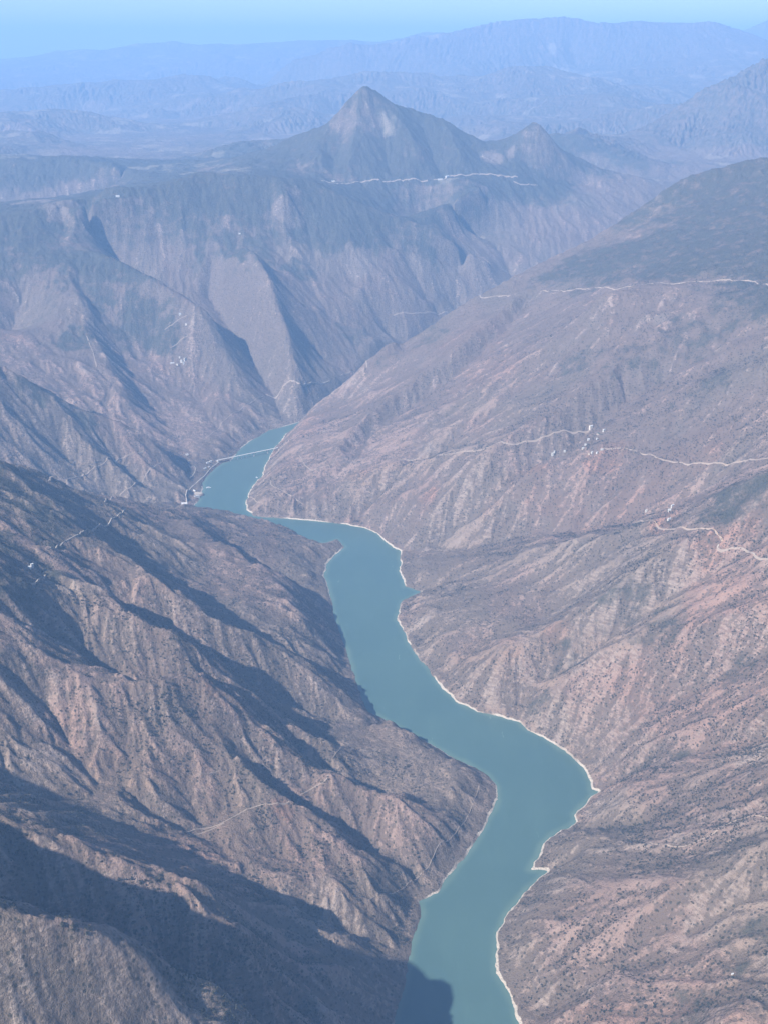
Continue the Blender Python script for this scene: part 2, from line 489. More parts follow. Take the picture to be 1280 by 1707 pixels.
far = Grid(-44000, 44000, 14000, 76000, 250.0)
ffix = np.zeros((far.ny, far.nx), bool); fval = np.zeros((far.ny, far.nx))
rasterise(far, [pts3(l) for l in LOWLAND + FAR_LINES], ffix, fval)
rasterise(far, [[at_y(*p) for p in l] for l in FAR_Y], ffix, fval)
fh = membrane(ffix, fval)
wx = far.X + 1500 * fbm(far.X / 6000, far.Y / 6000, 3, 45); wy = far.Y + 1500 * fbm(far.X / 6000, far.Y / 6000, 3, 49)
fh = fh + 330 * fbm(wx / 5200, wy / 5200, 5, 51) + (380 - 240 * smooth(30000, 40000, far.Y)) * (0.45 - np.abs(fbm(wx / 4200, wy / 3400, 4, 53)) * 2.2)
fh, farea = flow_erode(fh, np.zeros_like(ffix), far.d, 7, 0.02)

# signed distance to the shore (positive on land)
shore = Grid(-2600, 1900, 800, 12760, 12.0)
def seg_dist(px, py, poly):
    best = np.full(px.shape, 1e12, np.float32)
    px = px.astype(np.float32); py = py.astype(np.float32)
    for (x1, y1), (x2, y2) in zip(poly, np.roll(poly, -1, 0)):
        dx, dy = x2 - x1, y2 - y1
        t = np.clip(((px - x1) * dx + (py - y1) * dy) / (dx * dx + dy * dy + 1e-9), 0, 1)
        best = np.minimum(best, (px - x1 - t * dx) ** 2 + (py - y1 - t * dy) ** 2)
    return np.sqrt(best)
sd = seg_dist(shore.X, shore.Y, RIVER)
shore_d = np.where(inside_poly(shore.X, shore.Y, RIVER), -sd, sd)

def gullies(x, y, gx, gy, scale, seed):
    """downslope gully pattern: height and its gradient, for one octave"""
    ux, uy = x / scale, y / scale
    ix, iy = np.floor(ux), np.floor(uy)
    fx = (ux - ix).astype(np.float32); fy = (uy - iy).astype(np.float32)
    ln = np.sqrt(gx * gx + gy * gy) + 1e-4
    sx, sy = (-gy / ln).astype(np.float32), (gx / ln).astype(np.float32)
    va = 0; da = 0; wt = 0
    tau = np.float32(6.28318)
    for j in (-1, 0, 1, 2):
        for i in (-1, 0, 1, 2):
            cx, cy = ix + i, iy + j
            rx = hash2(cx, cy, seed) * np.float32(0.9) - np.float32(0.45); ry = hash2(cx, cy, seed + 71) * np.float32(0.9) - np.float32(0.45)
            vx = fx - i - rx; vy = fy - j - ry
            d = vx * vx + vy * vy
            w = np.exp(-d * np.float32(2.0))
            ph = (vx * sx + vy * sy) * tau
            va = va + np.cos(ph) * w; da = da - np.sin(ph) * w; wt = wt + w
    va = va / wt; da = da / wt * tau / scale
    return va, da * sx, da * sy

def terrain(x, y, detail=True):
    """height and masks for arrays of points"""
    m = smooth(18200, 19600, y) if not np.isscalar(y) else 0
    e = 20.0
    inb = y < 20100
    hn = near.sample(near_h, x, y)
    hf = far.sample(fh, x, y)
    z = hn * (1 - m) + hf * m
    masks = {}
    if detail:
        ex = np.maximum(e, 0.0015 * y)
        gx = ((near.sample(near_h, x + ex, y) - near.sample(near_h, x - ex, y)) / (2 * ex)) * (1 - m) + ((far.sample(fh, x + 120, y) - far.sample(fh, x - 120, y)) / 240) * m
        gy = ((near.sample(near_h, x, y + ex) - near.sample(near_h, x, y - ex)) / (2 * ex)) * (1 - m) + ((far.sample(fh, x, y + 120) - far.sample(fh, x, y - 120)) / 240) * m
        slope = np.sqrt(gx * gx + gy * gy)
        masks['slope'] = slope
        acc = 0; cav = 0
        jx = x + 60 * fbm(x / 260, y / 260, 2, 77); jy = y + 60 * fbm(x / 260, y / 260, 2, 79)
        for o, (sc, am) in enumerate(((420, 18), (215, 13.5), (110, 10.5), (56, 6.6), (28, 3.4))):
            fade = smooth(0.12, 0.55, slope) * (1 - smooth(sc * 220, sc * 420, y))
            v, dx_, dy_ = gullies(jx, jy, gx, gy, sc, 100 + o * 5)
            vv = 0.35 * v + 0.65 * (2 * np.abs(v) - 1)*np.sign(1) if False else v
            acc = acc + am * fade * vv
            cav = cav + fade * v * (0.5 if o == 0 else 0.7 if o < 3 else 0.45)
            gx = gx + 0.9 * am * fade * dx_; gy = gy + 0.9 * am * fade * dy_
        for sc, am in ((1900, 135), (950, 38)):
            v, dx_, dy_ = gullies(x + 400 * fbm(x / 2500, y / 2500, 2, 87), y, gx, gy, sc, 300 + sc)
            acc = acc + m * am * smooth(0.03, 0.2, slope) * v
            gx = gx + m * am * dx_; gy = gy + m * am * dy_
        rough = fbm(x / 100, y / 100, 5, 91, 0.6)
        z = z + (acc * (1 - 0.3 * smooth(9000, 12000, y)) * (1 - 0.36 * right_side(x, y)) * (0.4 + 0.6 * smooth(2500, 2900, y + 0.1 * x)) + rough * (10 + 13 * smooth(800, 1700, z))) * (0.15 + 0.85 * smooth(0, 70, z))
        masks['cav'] = cav
    # shore
    near_river = (x > -2500) & (x < 1800) & (y > 900) & (y < 12640)
    d = shore.lin(shore_d, x, y) + 13 * fbm(x / 60, y / 60, 4, 61, 0.6)
    d = np.where(near_river, d, 400.0)
    prof = np.where(d > 0, d * 0.62 + 0.2, d * 0.7)
    w = smooth(4, 70, d)
    z2 = np.maximum(z, 0.3 * np.minimum(np.maximum(d, 0), 200) + 0.5) * w + prof * (1 - w)
    z = np.where(near_river, np.where(d > 0, np.maximum(z2, 0.2 + 0.25 * np.minimum(np.maximum(d, 0), 60)), np.maximum(prof, -25)), np.maximum(z, 3))
    masks['d'] = d
    return z, masks

# ------------------------------------------------------------------ material helpers
def new_mat(name):
    m = bpy.data.materials.new(name); m.use_nodes = True
    return m, m.node_tree, m.node_tree.nodes["Principled BSDF"]

def plain(name, color, rough=0.8, metal=0.0):
    m, t, b = new_mat(name)
    n = t.nodes.new("ShaderNodeTexNoise"); n.inputs["Scale"].default_value = 0.6; n.inputs["Detail"].default_value = 4
    co = t.nodes.new("ShaderNodeTexCoord"); t.links.new(co.outputs["Object"], n.inputs["Vector"])
    mx = t.nodes.new("ShaderNodeMix"); mx.data_type = 'RGBA'
    mx.inputs["A"].default_value = tuple(c * 0.82 for c in color) + (1,)
    mx.inputs["B"].default_value = tuple(min(1, c * 1.12) for c in color) + (1,)
    t.links.new(n.outputs["Fac"], mx.inputs["Factor"])
    t.links.new(mx.outputs["Result"], b.inputs["Base Color"])
    b.inputs["Roughness"].default_value = rough; b.inputs["Metallic"].default_value = metal
    return m

class NT:
    """small node-writing helper"""
    def __init__(self, t): self.t = t
    def val(self, sock, v):
        if hasattr(v, 'links') or isinstance(v, bpy.types.NodeSocket): self.t.links.new(v, sock)
        else: sock.default_value = v
    def math(self, op, a, b=0.0, c=0.0, clamp=False):
        n = self.t.nodes.new("ShaderNodeMath"); n.operation = op; n.use_clamp = clamp
        for i, v in enumerate((a, b, c)): self.val(n.inputs[i], v)
        return n.outputs[0]
    def ramp(self, x, a, b):
        n = self.t.nodes.new("ShaderNodeMapRange"); n.interpolation_type = 'SMOOTHSTEP'
        self.val(n.inputs["Value"], x); n.inputs["From Min"].default_value = a; n.inputs["From Max"].default_value = b
        return n.outputs["Result"]
    def mix(self, f, a, b):
        n = self.t.nodes.new("ShaderNodeMix"); n.data_type = 'RGBA'
        self.val(n.inputs["Factor"], f)
        self.val(n.inputs["A"], a if not isinstance(a, tuple) else a + (1,)); self.val(n.inputs["B"], b if not isinstance(b, tuple) else b + (1,))
        return n.outputs["Result"]
    def noise(self, vec, scale, detail=4, rough=0.55):
        n = self.t.nodes.new("ShaderNodeTexNoise"); n.inputs["Scale"].default_value = scale
        n.inputs["Detail"].default_value = detail; n.inputs["Roughness"].default_value = rough
        self.t.links.new(vec, n.inputs["Vector"]); return n.outputs["Fac"]
    def attr(self, name):
        n = self.t.nodes.new("ShaderNodeAttribute"); n.attribute_name = name; return n.outputs["Fac"]

def terrain_material():
    m, t, b = new_mat("hillside")
    q = NT(t)
    pos = t.nodes.new("ShaderNodeNewGeometry").outputs["Position"]
    sep = t.nodes.new("ShaderNodeSeparateXYZ"); t.links.new(pos, sep.inputs[0]); z = sep.outputs[2]
    veg = q.attr("veg"); forest = q.attr("forest"); red = q.attr("red"); pale = q.attr("pale"); grass = q.attr("grass")
    n1 = q.noise(pos, 0.004, 6); n2 = q.noise(pos, 0.03, 5, 0.65); n3 = q.noise(pos, 0.11, 4, 0.7)
    soil = q.mix(q.ramp(n1, 0.3, 0.7), (0.24, 0.167, 0.135), (0.325, 0.228, 0.186))
    soil = q.mix(q.math('MULTIPLY', red, 0.9), soil, (0.36, 0.205, 0.15))
    soil = q.mix(q.math('MULTIPLY', grass, 0.45), soil, (0.235, 0.20, 0.15))
    soil = q.mix(q.math('MULTIPLY', q.ramp(n2, 0.5, 0.75), 0.5), soil, (0.36, 0.29, 0.24))
    soil = q.mix(q.math('MULTIPLY', pale, 0.6), soil, (0.37, 0.305, 0.26))
    wv = t.nodes.new("ShaderNodeTexNoise"); mp = t.nodes.new("ShaderNodeMapping"); mp.inputs["Scale"].default_value = (1, 1, 5); mp.inputs["Rotation"].default_value = (0.25, -0.15, 0)
    t.links.new(pos, mp.inputs["Vector"]); wv.inputs["Scale"].default_value = 0.022; wv.inputs["Detail"].default_value = 7; t.links.new(mp.outputs[0], wv.inputs["Vector"])
    soil = q.mix(q.math('MULTIPLY', q.attr("rock"), 0.5), soil, q.mix(q.ramp(wv.outputs["Fac"], 0.38, 0.62), (0.14, 0.108, 0.09), (0.35, 0.285, 0.24)))
    # scrub: broken cover, denser in damp gullies
    sc = q.math('ADD', q.math('MULTIPLY', veg, 0.42), q.math('ADD', q.math('MULTIPLY', n2, 0.75), q.math('MULTIPLY', n3, 0.45)))
    scrub = q.ramp(sc, 0.70, 0.84)
    c = q.mix(q.math('MULTIPLY', scrub, 0.64), soil, q.mix(n3, (0.060, 0.050, 0.040), (0.120, 0.098, 0.078)))
    n4 = q.noise(pos, 0.009, 9, 0.72)
    fr = q.math('MULTIPLY', q.ramp(q.math('ADD', forest, q.math('MULTIPLY', q.math('SUBTRACT', n4, 0.5), 2.4)), 0.16, 0.78), q.math('MULTIPLY', 0.92, q.ramp(forest, 0.02, 0.3)))
    c = q.mix(fr, c, q.mix(q.ramp(q.math('ADD', q.math('MULTIPLY', n3, 0.6), q.math('MULTIPLY', n4, 0.4)), 0.38, 0.62), (0.022, 0.028, 0.022), (0.085, 0.082, 0.064)))
    c = q.mix(q.math('MULTIPLY', q.attr("field"), 0.85), c, q.mix(n1, (0.36, 0.29, 0.22), (0.52, 0.45, 0.36)))
    # single dark bushes far too many to count, each a spot of its own
    vor = t.nodes.new("ShaderNodeTexVoronoi"); vor.inputs["Scale"].default_value = 0.045; t.links.new(pos, vor.inputs["Vector"])
    spot = q.math('MULTIPLY', q.math('SUBTRACT', 1.0, q.ramp(vor.outputs["Distance"], 0.18, 0.34)), q.ramp(q.math('ADD', n1, q.math('MULTIPLY', veg, 0.25)), 0.45, 0.62))
    c = q.mix(q.math('MULTIPLY', spot, 0.8), c, (0.045, 0.045, 0.034))
    # bare band left by the falling reservoir
    zz = q.math('ADD', z, q.math('ADD', q.math('MULTIPLY', q.math('SUBTRACT', n2, 0.5), 9.0), q.math('MULTIPLY', q.math('SUBTRACT', n1, 0.5), 14.0)))
    band = q.math('MULTIPLY', q.math('SUBTRACT', 1.0, q.ramp(zz, 4.4, 6.4)), q.attr("beach"))
    c = q.mix(band, c, q.mix(n3, (0.42, 0.36, 0.29), (0.58, 0.51, 0.43)))
    t.links.new(c, b.inputs["Base Color"])
    b.inputs["Roughness"].default_value = 0.95
    b.inputs["Specular IOR Level"].default_value = 0.1
    bump = t.nodes.new("ShaderNodeBump"); bump.inputs["Strength"].default_value = 1.0; bump.inputs["Distance"].default_value = 11.0
    t.links.new(q.math('ADD', n3, q.math('MULTIPLY', n2, 1.5)), bump.inputs["Height"]); t.links.new(bump.outputs[0], b.inputs["Normal"])
    return m

# ------------------------------------------------------------------ terrain mesh: a fan of rows, finer near the lens' side
QUALITY = 1.0
ns, nr = int(1150 * QUALITY), int(1900 * QUALITY)
s_mid = np.linspace(-0.335, 0.335, int(ns * 0.82))
s_l = -0.335 - np.geomspace(0.0008, 0.40, int(ns * 0.09)); s_r = -s_l
svals = np.concatenate([s_l[::-1], s_mid, s_r])
yv = np.geomspace(1.0, (74000 + 2500) / (900 + 2500), nr) * (900 + 2500) - 2500
# more rows where the slopes stand up
SS, YY = np.meshgrid(svals, yv)
XX = SS * (YY + 1400) * 1.12
ZZ, MK = terrain(XX.ravel(), YY.ravel())
ZZ = ZZ.reshape(XX.shape)
xr, yr, zr = XX.ravel(), YY.ravel(), ZZ.ravel()
big = fbm(xr / 1800, yr / 1800, 4, 201)
mid = fbm(xr / 500, yr / 500, 4, 203)
cav = MK['cav']
veg = np.clip(0.5 - 0.45 * cav + 0.35 * mid + 0.15 * big, 0, 1)
patch_n = 0.7 * mid + 0.9 * fbm(xr / 150, yr / 150, 5, 215, 0.65)
def patches(lst):
    a = np.zeros(xr.shape, np.float32)
    for u, v, r in lst:
        p = drape(near, near_h, u, v)
        if p is None: continue
        k = (np.abs(xr - p[0]) < 2 * r) & (np.abs(yr - p[1]) < 2 * r)
        q = np.sqrt((xr[k] - p[0]) ** 2 + (yr[k] - p[1]) ** 2) / r + 0.75 * patch_n[k]
        a[k] = np.maximum(a[k], 1 - smooth(0.45, 1.05, q))
    return a
FOREST = [(1230,825,330),(1270,800,250),(60,850,420),(0,800,420),(120,880,250),(160,480,320),(235,530,330),(120,570,250),(280,560,200),(500,450,200),
 (0,900,250),(40,1000,200),(60,640,220),(140,700,160),(700,420,300)]
THIN_WOOD = [(1150,560,380),(1240,520,420),(1060,600,380),(960,610,260),(1180,640,320),(1210,1610,190),(1120,1680,190),(1265,1550,150),(1060,1690,130),
 (1130,1255,90),(1070,1275,90),(720,560,260),(650,600,220),(590,560,260),(1100,420,700),(1000,450,500),(1040,1010,200),(1100,1040,220),(960,1090,150),(900,1180,90),(1230,1130,160)]
forest = (1 - 0.45 * smooth(18500, 20500, yr)) * np.maximum((0.67 + 0.13 * (1 - right_side(xr, yr))) * smooth(1420, 1900, zr + 330 * smooth(9500, 11500, yr) * (1 - smooth(15000, 15500, yr)) * (1 - right_side(xr, yr)) + 420 * big + 260 * mid) * (1 - 0.5 * smooth(0.85, 1.25, MK['slope'] + 0.2 * mid)), np.maximum(0.62 * patches(FOREST), 0.40 * patches(THIN_WOOD)))
veg = np.clip(veg + 0.25 * smooth(9500, 12000, yr) * (1 - right_side(xr, yr)) * 1.5, 0, 1)
REDS = [(870,800,230),(830,835,140),(715,825,90),(600,790,110),(1100,875,150),(1185,905,130),(930,1050,110),(850,1120,140),(790,1160,110),(960,1010,80),
 (390,1170,110),(360,1150,90),(470,1350,70),(1100,880,120),(1265,1655,90),(1000,1335,110),(1240,880,120),(1020,760,180),(1180,760,160)]
red = np.maximum(0.45 * smooth(0.05, 0.5, fbm(xr / 900, yr / 900, 4, 205) + 0.05) * (1 - smooth(900, 1500, zr)), patches(REDS))
field = 0.4 * smooth(0.16, 0.45, fbm(xr / 520, yr / 420, 5, 217, 0.6) - 0.35 * smooth(0.1, 0.5, MK['slope']) + 0.15 * fbm(xr / 5000, yr / 5000, 2, 219)) * smooth(12800, 14500, yr)
pale = smooth(0.3, 0.75, fbm(xr / 300, yr / 300, 5, 207, 0.65) + 0.25 * cav)
PEAK = [(600,190,420),(640,180,260),(905,222,150)]
PALES = [(906,222,170),(822,262,200),(850,255,140),(995,640,35),(1100,530,60),(600,430,260),(760,440,200),(60,335,350),(100,345,300),(1265,1655,80),(1010,1340,90),(700,440,150),(472,345,110)]
pale = np.maximum(pale * 0.8, patches(PALES))
forest = forest * (1 - 0.9 * patches(PALES)) * (1 - 0.22 * patches(PEAK))
grass = smooth(0.0, 0.4, fbm(xr / 700, yr / 700, 3, 209) + 0.35 * (1 - smooth(0, 300, zr)))
beach = smooth(-0.15, 0.15, fbm(xr / 200, yr / 200, 3, 211) + 0.65 * right_side(xr, yr) - 0.02)

wet = near.lin(near_area, xr, yr) * (yr < 19500)
veg = np.clip(veg + 0.30 * smooth(4.7, 5.6, wet + 0.3 * mid), 0, 1.25)
rock = smooth(0.72, 1.05, MK['slope'] + 0.25 * fbm(xr / 130, yr / 130, 4, 221, 0.65) + 0.12 * cav)
veg = np.clip(veg + 0.26 * smooth(250, 1000, zr) * right_side(xr, yr) * smooth(6000, 7600, yr), 0, 1)
def make_sheet(name, X2, Y2, Z2, attrs, mat, facemask=None):
    ny, nx = X2.shape
    v = np.empty((ny * nx, 3), np.float32)
    v[:, 0] = X2.ravel(); v[:, 1] = Y2.ravel(); v[:, 2] = Z2.ravel()
    i = np.arange((ny - 1) * (nx - 1)); r = i // (nx - 1); c = i % (nx - 1)
    a = r * nx + c
    f = np.stack([a, a + 1, a + nx + 1, a + nx], 1)
    if facemask is not None:
        f = f[facemask.ravel()]
        used = np.zeros(ny * nx, bool); used[f.ravel()] = True
        new = np.cumsum(used) - 1
        f = new[f]; v = v[used]; attrs = {k: a_[used] for k, a_ in attrs.items()}
    me = bpy.data.meshes.new(name)
    me.vertices.add(len(v)); me.vertices.foreach_set("co", v.ravel())
    me.loops.add(f.size); me.loops.foreach_set("vertex_index", f.ravel().astype(np.int32))
    me.polygons.add(len(f)); me.polygons.foreach_set("loop_start", (np.arange(len(f)) * 4).astype(np.int32))
    me.polygons.foreach_set("use_smooth", np.ones(len(f), bool))
    me.update(calc_edges=True)
    for k, a_ in attrs.items():
        at = me.attributes.new(k, 'FLOAT', 'POINT'); at.data.foreach_set("value", a_.astype(np.float32))
    me.materials.append(mat)
    o = bpy.data.objects.new(name, me); COL.objects.link(o)
    return o

hill_mat = terrain_material()
terrain_attrs = dict(veg=veg, forest=forest, red=red, pale=pale, rock=rock, grass=grass, beach=beach, field=field)
fxc = 0.25 * (XX[:-1, :-1] + XX[1:, :-1] + XX[:-1, 1:] + XX[1:, 1:]); fyc = 0.25 * (YY[:-1, :-1] + YY[1:, :-1] + YY[:-1, 1:] + YY[1:, 1:])
back_line = np.interp(fxc, [-9600, -2500, 0, 1500, 2600, 4500, 9600], [15600, 15600, 15500, 14800, 13900, 14200, 15000])
is_right = right_side(fxc, fyc) > 0.5
side_1 = np.interp(fxc, [-9000, -4600, -3200, -2500, -1950, -1560], [7000, 7000, 7600, 8100, 8280, 8360])
side_2 = np.interp(fxc, [-9000, -5200, -3700, -2900, -2150, -1640], [9700, 9700, 9500, 9650, 9500, 9120])
region = np.where(fyc > 18600, 5, np.where(fyc > back_line, 4, np.where(is_right, 1, np.where(fyc > side_2, 3, np.where((fyc > side_1) & (fxc < -1500), 2, 0)))))
for k_, nm in enumerate(("gullied_hillside", "scrub_hillside", "side_valley_hills", "forested_mountain", "pointed_mountain", "distant_hills")):
    o = make_sheet(nm, XX, YY, ZZ, terrain_attrs, hill_mat, region == k_)
    o['kind'] = 'structure'

# ------------------------------------------------------------------ water
def water_material():
    m, t, b = new_mat("reservoir_water")
    q = NT(t)
    pos = t.nodes.new("ShaderNodeNewGeometry").outputs["Position"]
    n1 = q.noise(pos, 0.0016, 4); n2 = q.noise(pos, 0.05, 3)
    st = t.nodes.new("ShaderNodeMapping"); st.inputs["Scale"].default_value = (1, 0.22, 1); st.inputs["Rotation"].default_value = (0, 0, 0.5)
    t.links.new(pos, st.inputs["Vector"]); n3 = q.noise(st.outputs[0], 0.012, 5, 0.6)
    wc = q.mix(q.ramp(n1, 0.3, 0.7), (0.058, 0.110, 0.104), (0.066, 0.122, 0.112))
    wc = q.mix(q.math('MULTIPLY', q.ramp(n3, 0.45, 0.75), 0.35), wc, (0.075, 0.138, 0.122))
    wc = q.mix(q.math('MULTIPLY', q.attr("shallow"), q.math('ADD', 0.2, n3)), wc, (0.11, 0.17, 0.135))
    t.links.new(wc, b.inputs["Base Color"])
    t.links.new(q.math('ADD', 0.12, q.math('MULTIPLY', n3, 0.22)), b.inputs["Roughness"])
    b.inputs["IOR"].default_value = 1.33
    bump = t.nodes.new("ShaderNodeBump"); bump.inputs["Strength"].default_value = 0.35; bump.inputs["Distance"].default_value = 1.2
    t.links.new(n2, bump.inputs["Height"]); t.links.new(bump.outputs[0], b.inputs["Normal"])
    return m
wx_, wy_ = np.meshgrid(np.linspace(-2600, 1900, 301), np.linspace(900, 12640, 781))
wd_ = -shore.lin(shore_d, wx_.ravel(), wy_.ravel())
river = make_sheet("river_water", wx_, wy_, np.zeros_like(wx_), dict(shallow=1 - smooth(2, 36, wd_ + 12 * fbm(wx_.ravel() / 90, wy_.ravel() / 90, 3, 301))), water_material())
river['kind'] = 'structure'

# ------------------------------------------------------------------ helpers for things that stand on the ground
def tz(x, y):
    return terrain(np.atleast_1d(np.asarray(x, float)), np.atleast_1d(np.asarray(y, float)))[0]

def sight(points):
    """where lines of sight through photograph pixels meet the finished ground"""
    out = []
    for u, v in points:
        p = drape(near, near_h, u, v)
        if p is None: out.append(None); continue
        d = ray(u, v); t0 = p[1] / d[1]
        t = np.linspace(t0 * 0.955, t0 * 1.045, 260)
        zz = tz(t * d[0], t * d[1])
        k = np.flatnonzero(CAM_H + t * d[2] < zz)
        tt = t[k[0]] if len(k) else t0
        out.append(np.array([tt * d[0], tt * d[1]]))
    return out

def mesh_obj(name, verts, faces, mats, parent=None, fmat=None, smooth_=False):
    me = bpy.data.meshes.new(name)
    me.from_pydata([tuple(map(float, v)) for v in verts], [], faces)
    for m in (mats if isinstance(mats, (list, tuple)) else [mats]): me.materials.append(m)
    if fmat: me.polygons.foreach_set("material_index", fmat)
    if smooth_: me.polygons.foreach_set("use_smooth", [True] * len(me.polygons))
    me.update()
    o = bpy.data.objects.new(name, me); COL.objects.link(o)
    if parent is not None: o.parent = parent
    return o

def boxes(lst):
    """one mesh from boxes given as (x0, x1, y0, y1, z0, z1)"""
    V, F = [], []
    for x0, x1, y0, y1, z0, z1 in lst:
        b = len(V)
        V += [(x0, y0, z0), (x1, y0, z0), (x1, y1, z0), (x0, y1, z0), (x0, y0, z1), (x1, y0, z1), (x1, y1, z1), (x0, y1, z1)]
        F += [tuple(b + i for i in f) for f in ((0, 3, 2, 1), (4, 5, 6, 7), (0, 1, 5, 4), (1, 2, 6, 5), (2, 3, 7, 6), (3, 0, 4, 7))]
    return V, F

def empty(name, loc, rz, label, cat, group=None):
    o = bpy.data.objects.new(name, None); COL.objects.link(o)
    o.location = loc; o.rotation_euler = (0, 0, rz); o.empty_display_size = 5
    o['label'] = label; o['category'] = cat
    if group: o['group'] = group
    return o

M_WHITE = plain("white_render", (0.52, 0.51, 0.48), 0.8)
M_CREAM = plain("cream_render", (0.60, 0.55, 0.47), 0.85)
M_ROOFG = plain("grey_roof", (0.50, 0.50, 0.50), 0.7)
M_ROOFW = plain("pale_sheet_roof", (0.50, 0.51, 0.52), 0.6)
M_ROOFR = plain("tile_roof", (0.30, 0.17, 0.12), 0.85)
M_GLASS = plain("dark_glass", (0.05, 0.06, 0.07), 0.2)
M_CONC = plain("concrete", (0.56, 0.55, 0.52), 0.85)
M_DIRT = plain("pale_dirt", (0.30, 0.24, 0.195), 0.95)
M_ORANGE = plain("orange_dirt", (0.45, 0.31, 0.21), 0.95)
M_ROAD = plain("pale_road_surface", (0.37, 0.32, 0.27), 0.9)
M_SPOIL = plain("road_spoil", (0.30, 0.235, 0.19), 0.95)
M_HULL = plain("painted_hull", (0.74, 0.76, 0.78), 0.5)
M_POND = plain("pond_water", (0.05, 0.11, 0.10), 0.15)

# ------------------------------------------------------------------ roads cut into the slopes
def road(name, pix, width, mat, spoil=M_SPOIL, drop=7.0):
    P = [p for p in sight(pix) if p is not None]
    P = np.array(P)
    seg = np.r_[0, np.cumsum(np.hypot(*np.diff(P, axis=0).T))]
    n = max(int(seg[-1] / 14), 3)
    s_ = np.linspace(0, seg[-1], n)
    x = np.interp(s_, seg, P[:, 0]); y = np.interp(s_, seg, P[:, 1])
    for _ in range(2):                                    # ease the corners
        x[1:-1] = 0.25 * x[:-2] + 0.5 * x[1:-1] + 0.25 * x[2:]; y[1:-1] = 0.25 * y[:-2] + 0.5 * y[1:-1] + 0.25 * y[2:]
    tx, ty = np.gradient(x), np.gradient(y); l = np.hypot(tx, ty) + 1e-9
    nx_, ny_ = -ty / l, tx / l
    wv = width * 0.42 * (0.7 + 0.5 * vnoise(s_ / 60, s_ * 0 + hash(name) % 7 if False else s_ * 0 + 3.3, 401))
    zl, zr_, zc = tz(x + nx_ * wv, y + ny_ * wv), tz(x - nx_ * wv, y - ny_ * wv), tz(x, y)
    z = np.maximum(np.maximum(zl, zr_), zc)
    zs = z.copy()
    for _ in range(4):
        zs[1:-1] = 0.25 * zs[:-2] + 0.5 * zs[1:-1] + 0.25 * zs[2:]
    z = np.maximum(zs, np.maximum(zl, zr_) - 1.0) + 0.6
    V, F, FM = [], [], []
    for i in range(n):
        for k, (a_, dz) in enumerate(((1.9, 'L'), (1.0, 0), (-1.0, 0), (-1.9, 'R'))):
            px, py = x[i] + nx_[i] * wv[i] * a_, y[i] + ny_[i] * wv[i] * a_
            if dz == 0: V.append((px, py, z[i]))
            else: V.append((px, py, min(z[i] - 0.3, (zl if dz == 'L' else zr_)[i] - drop * 0.35 if True else 0)))
        if i:
            b = (i - 1) * 4
            for k in range(3):
                F.append((b + k, b + k + 1, b + 5 + k, b + 4 + k)); FM.append(0 if k == 1 else 1)
    o = mesh_obj("road", V, F, [mat, spoil], None, FM)
    o['kind'] = 'structure'
    return o

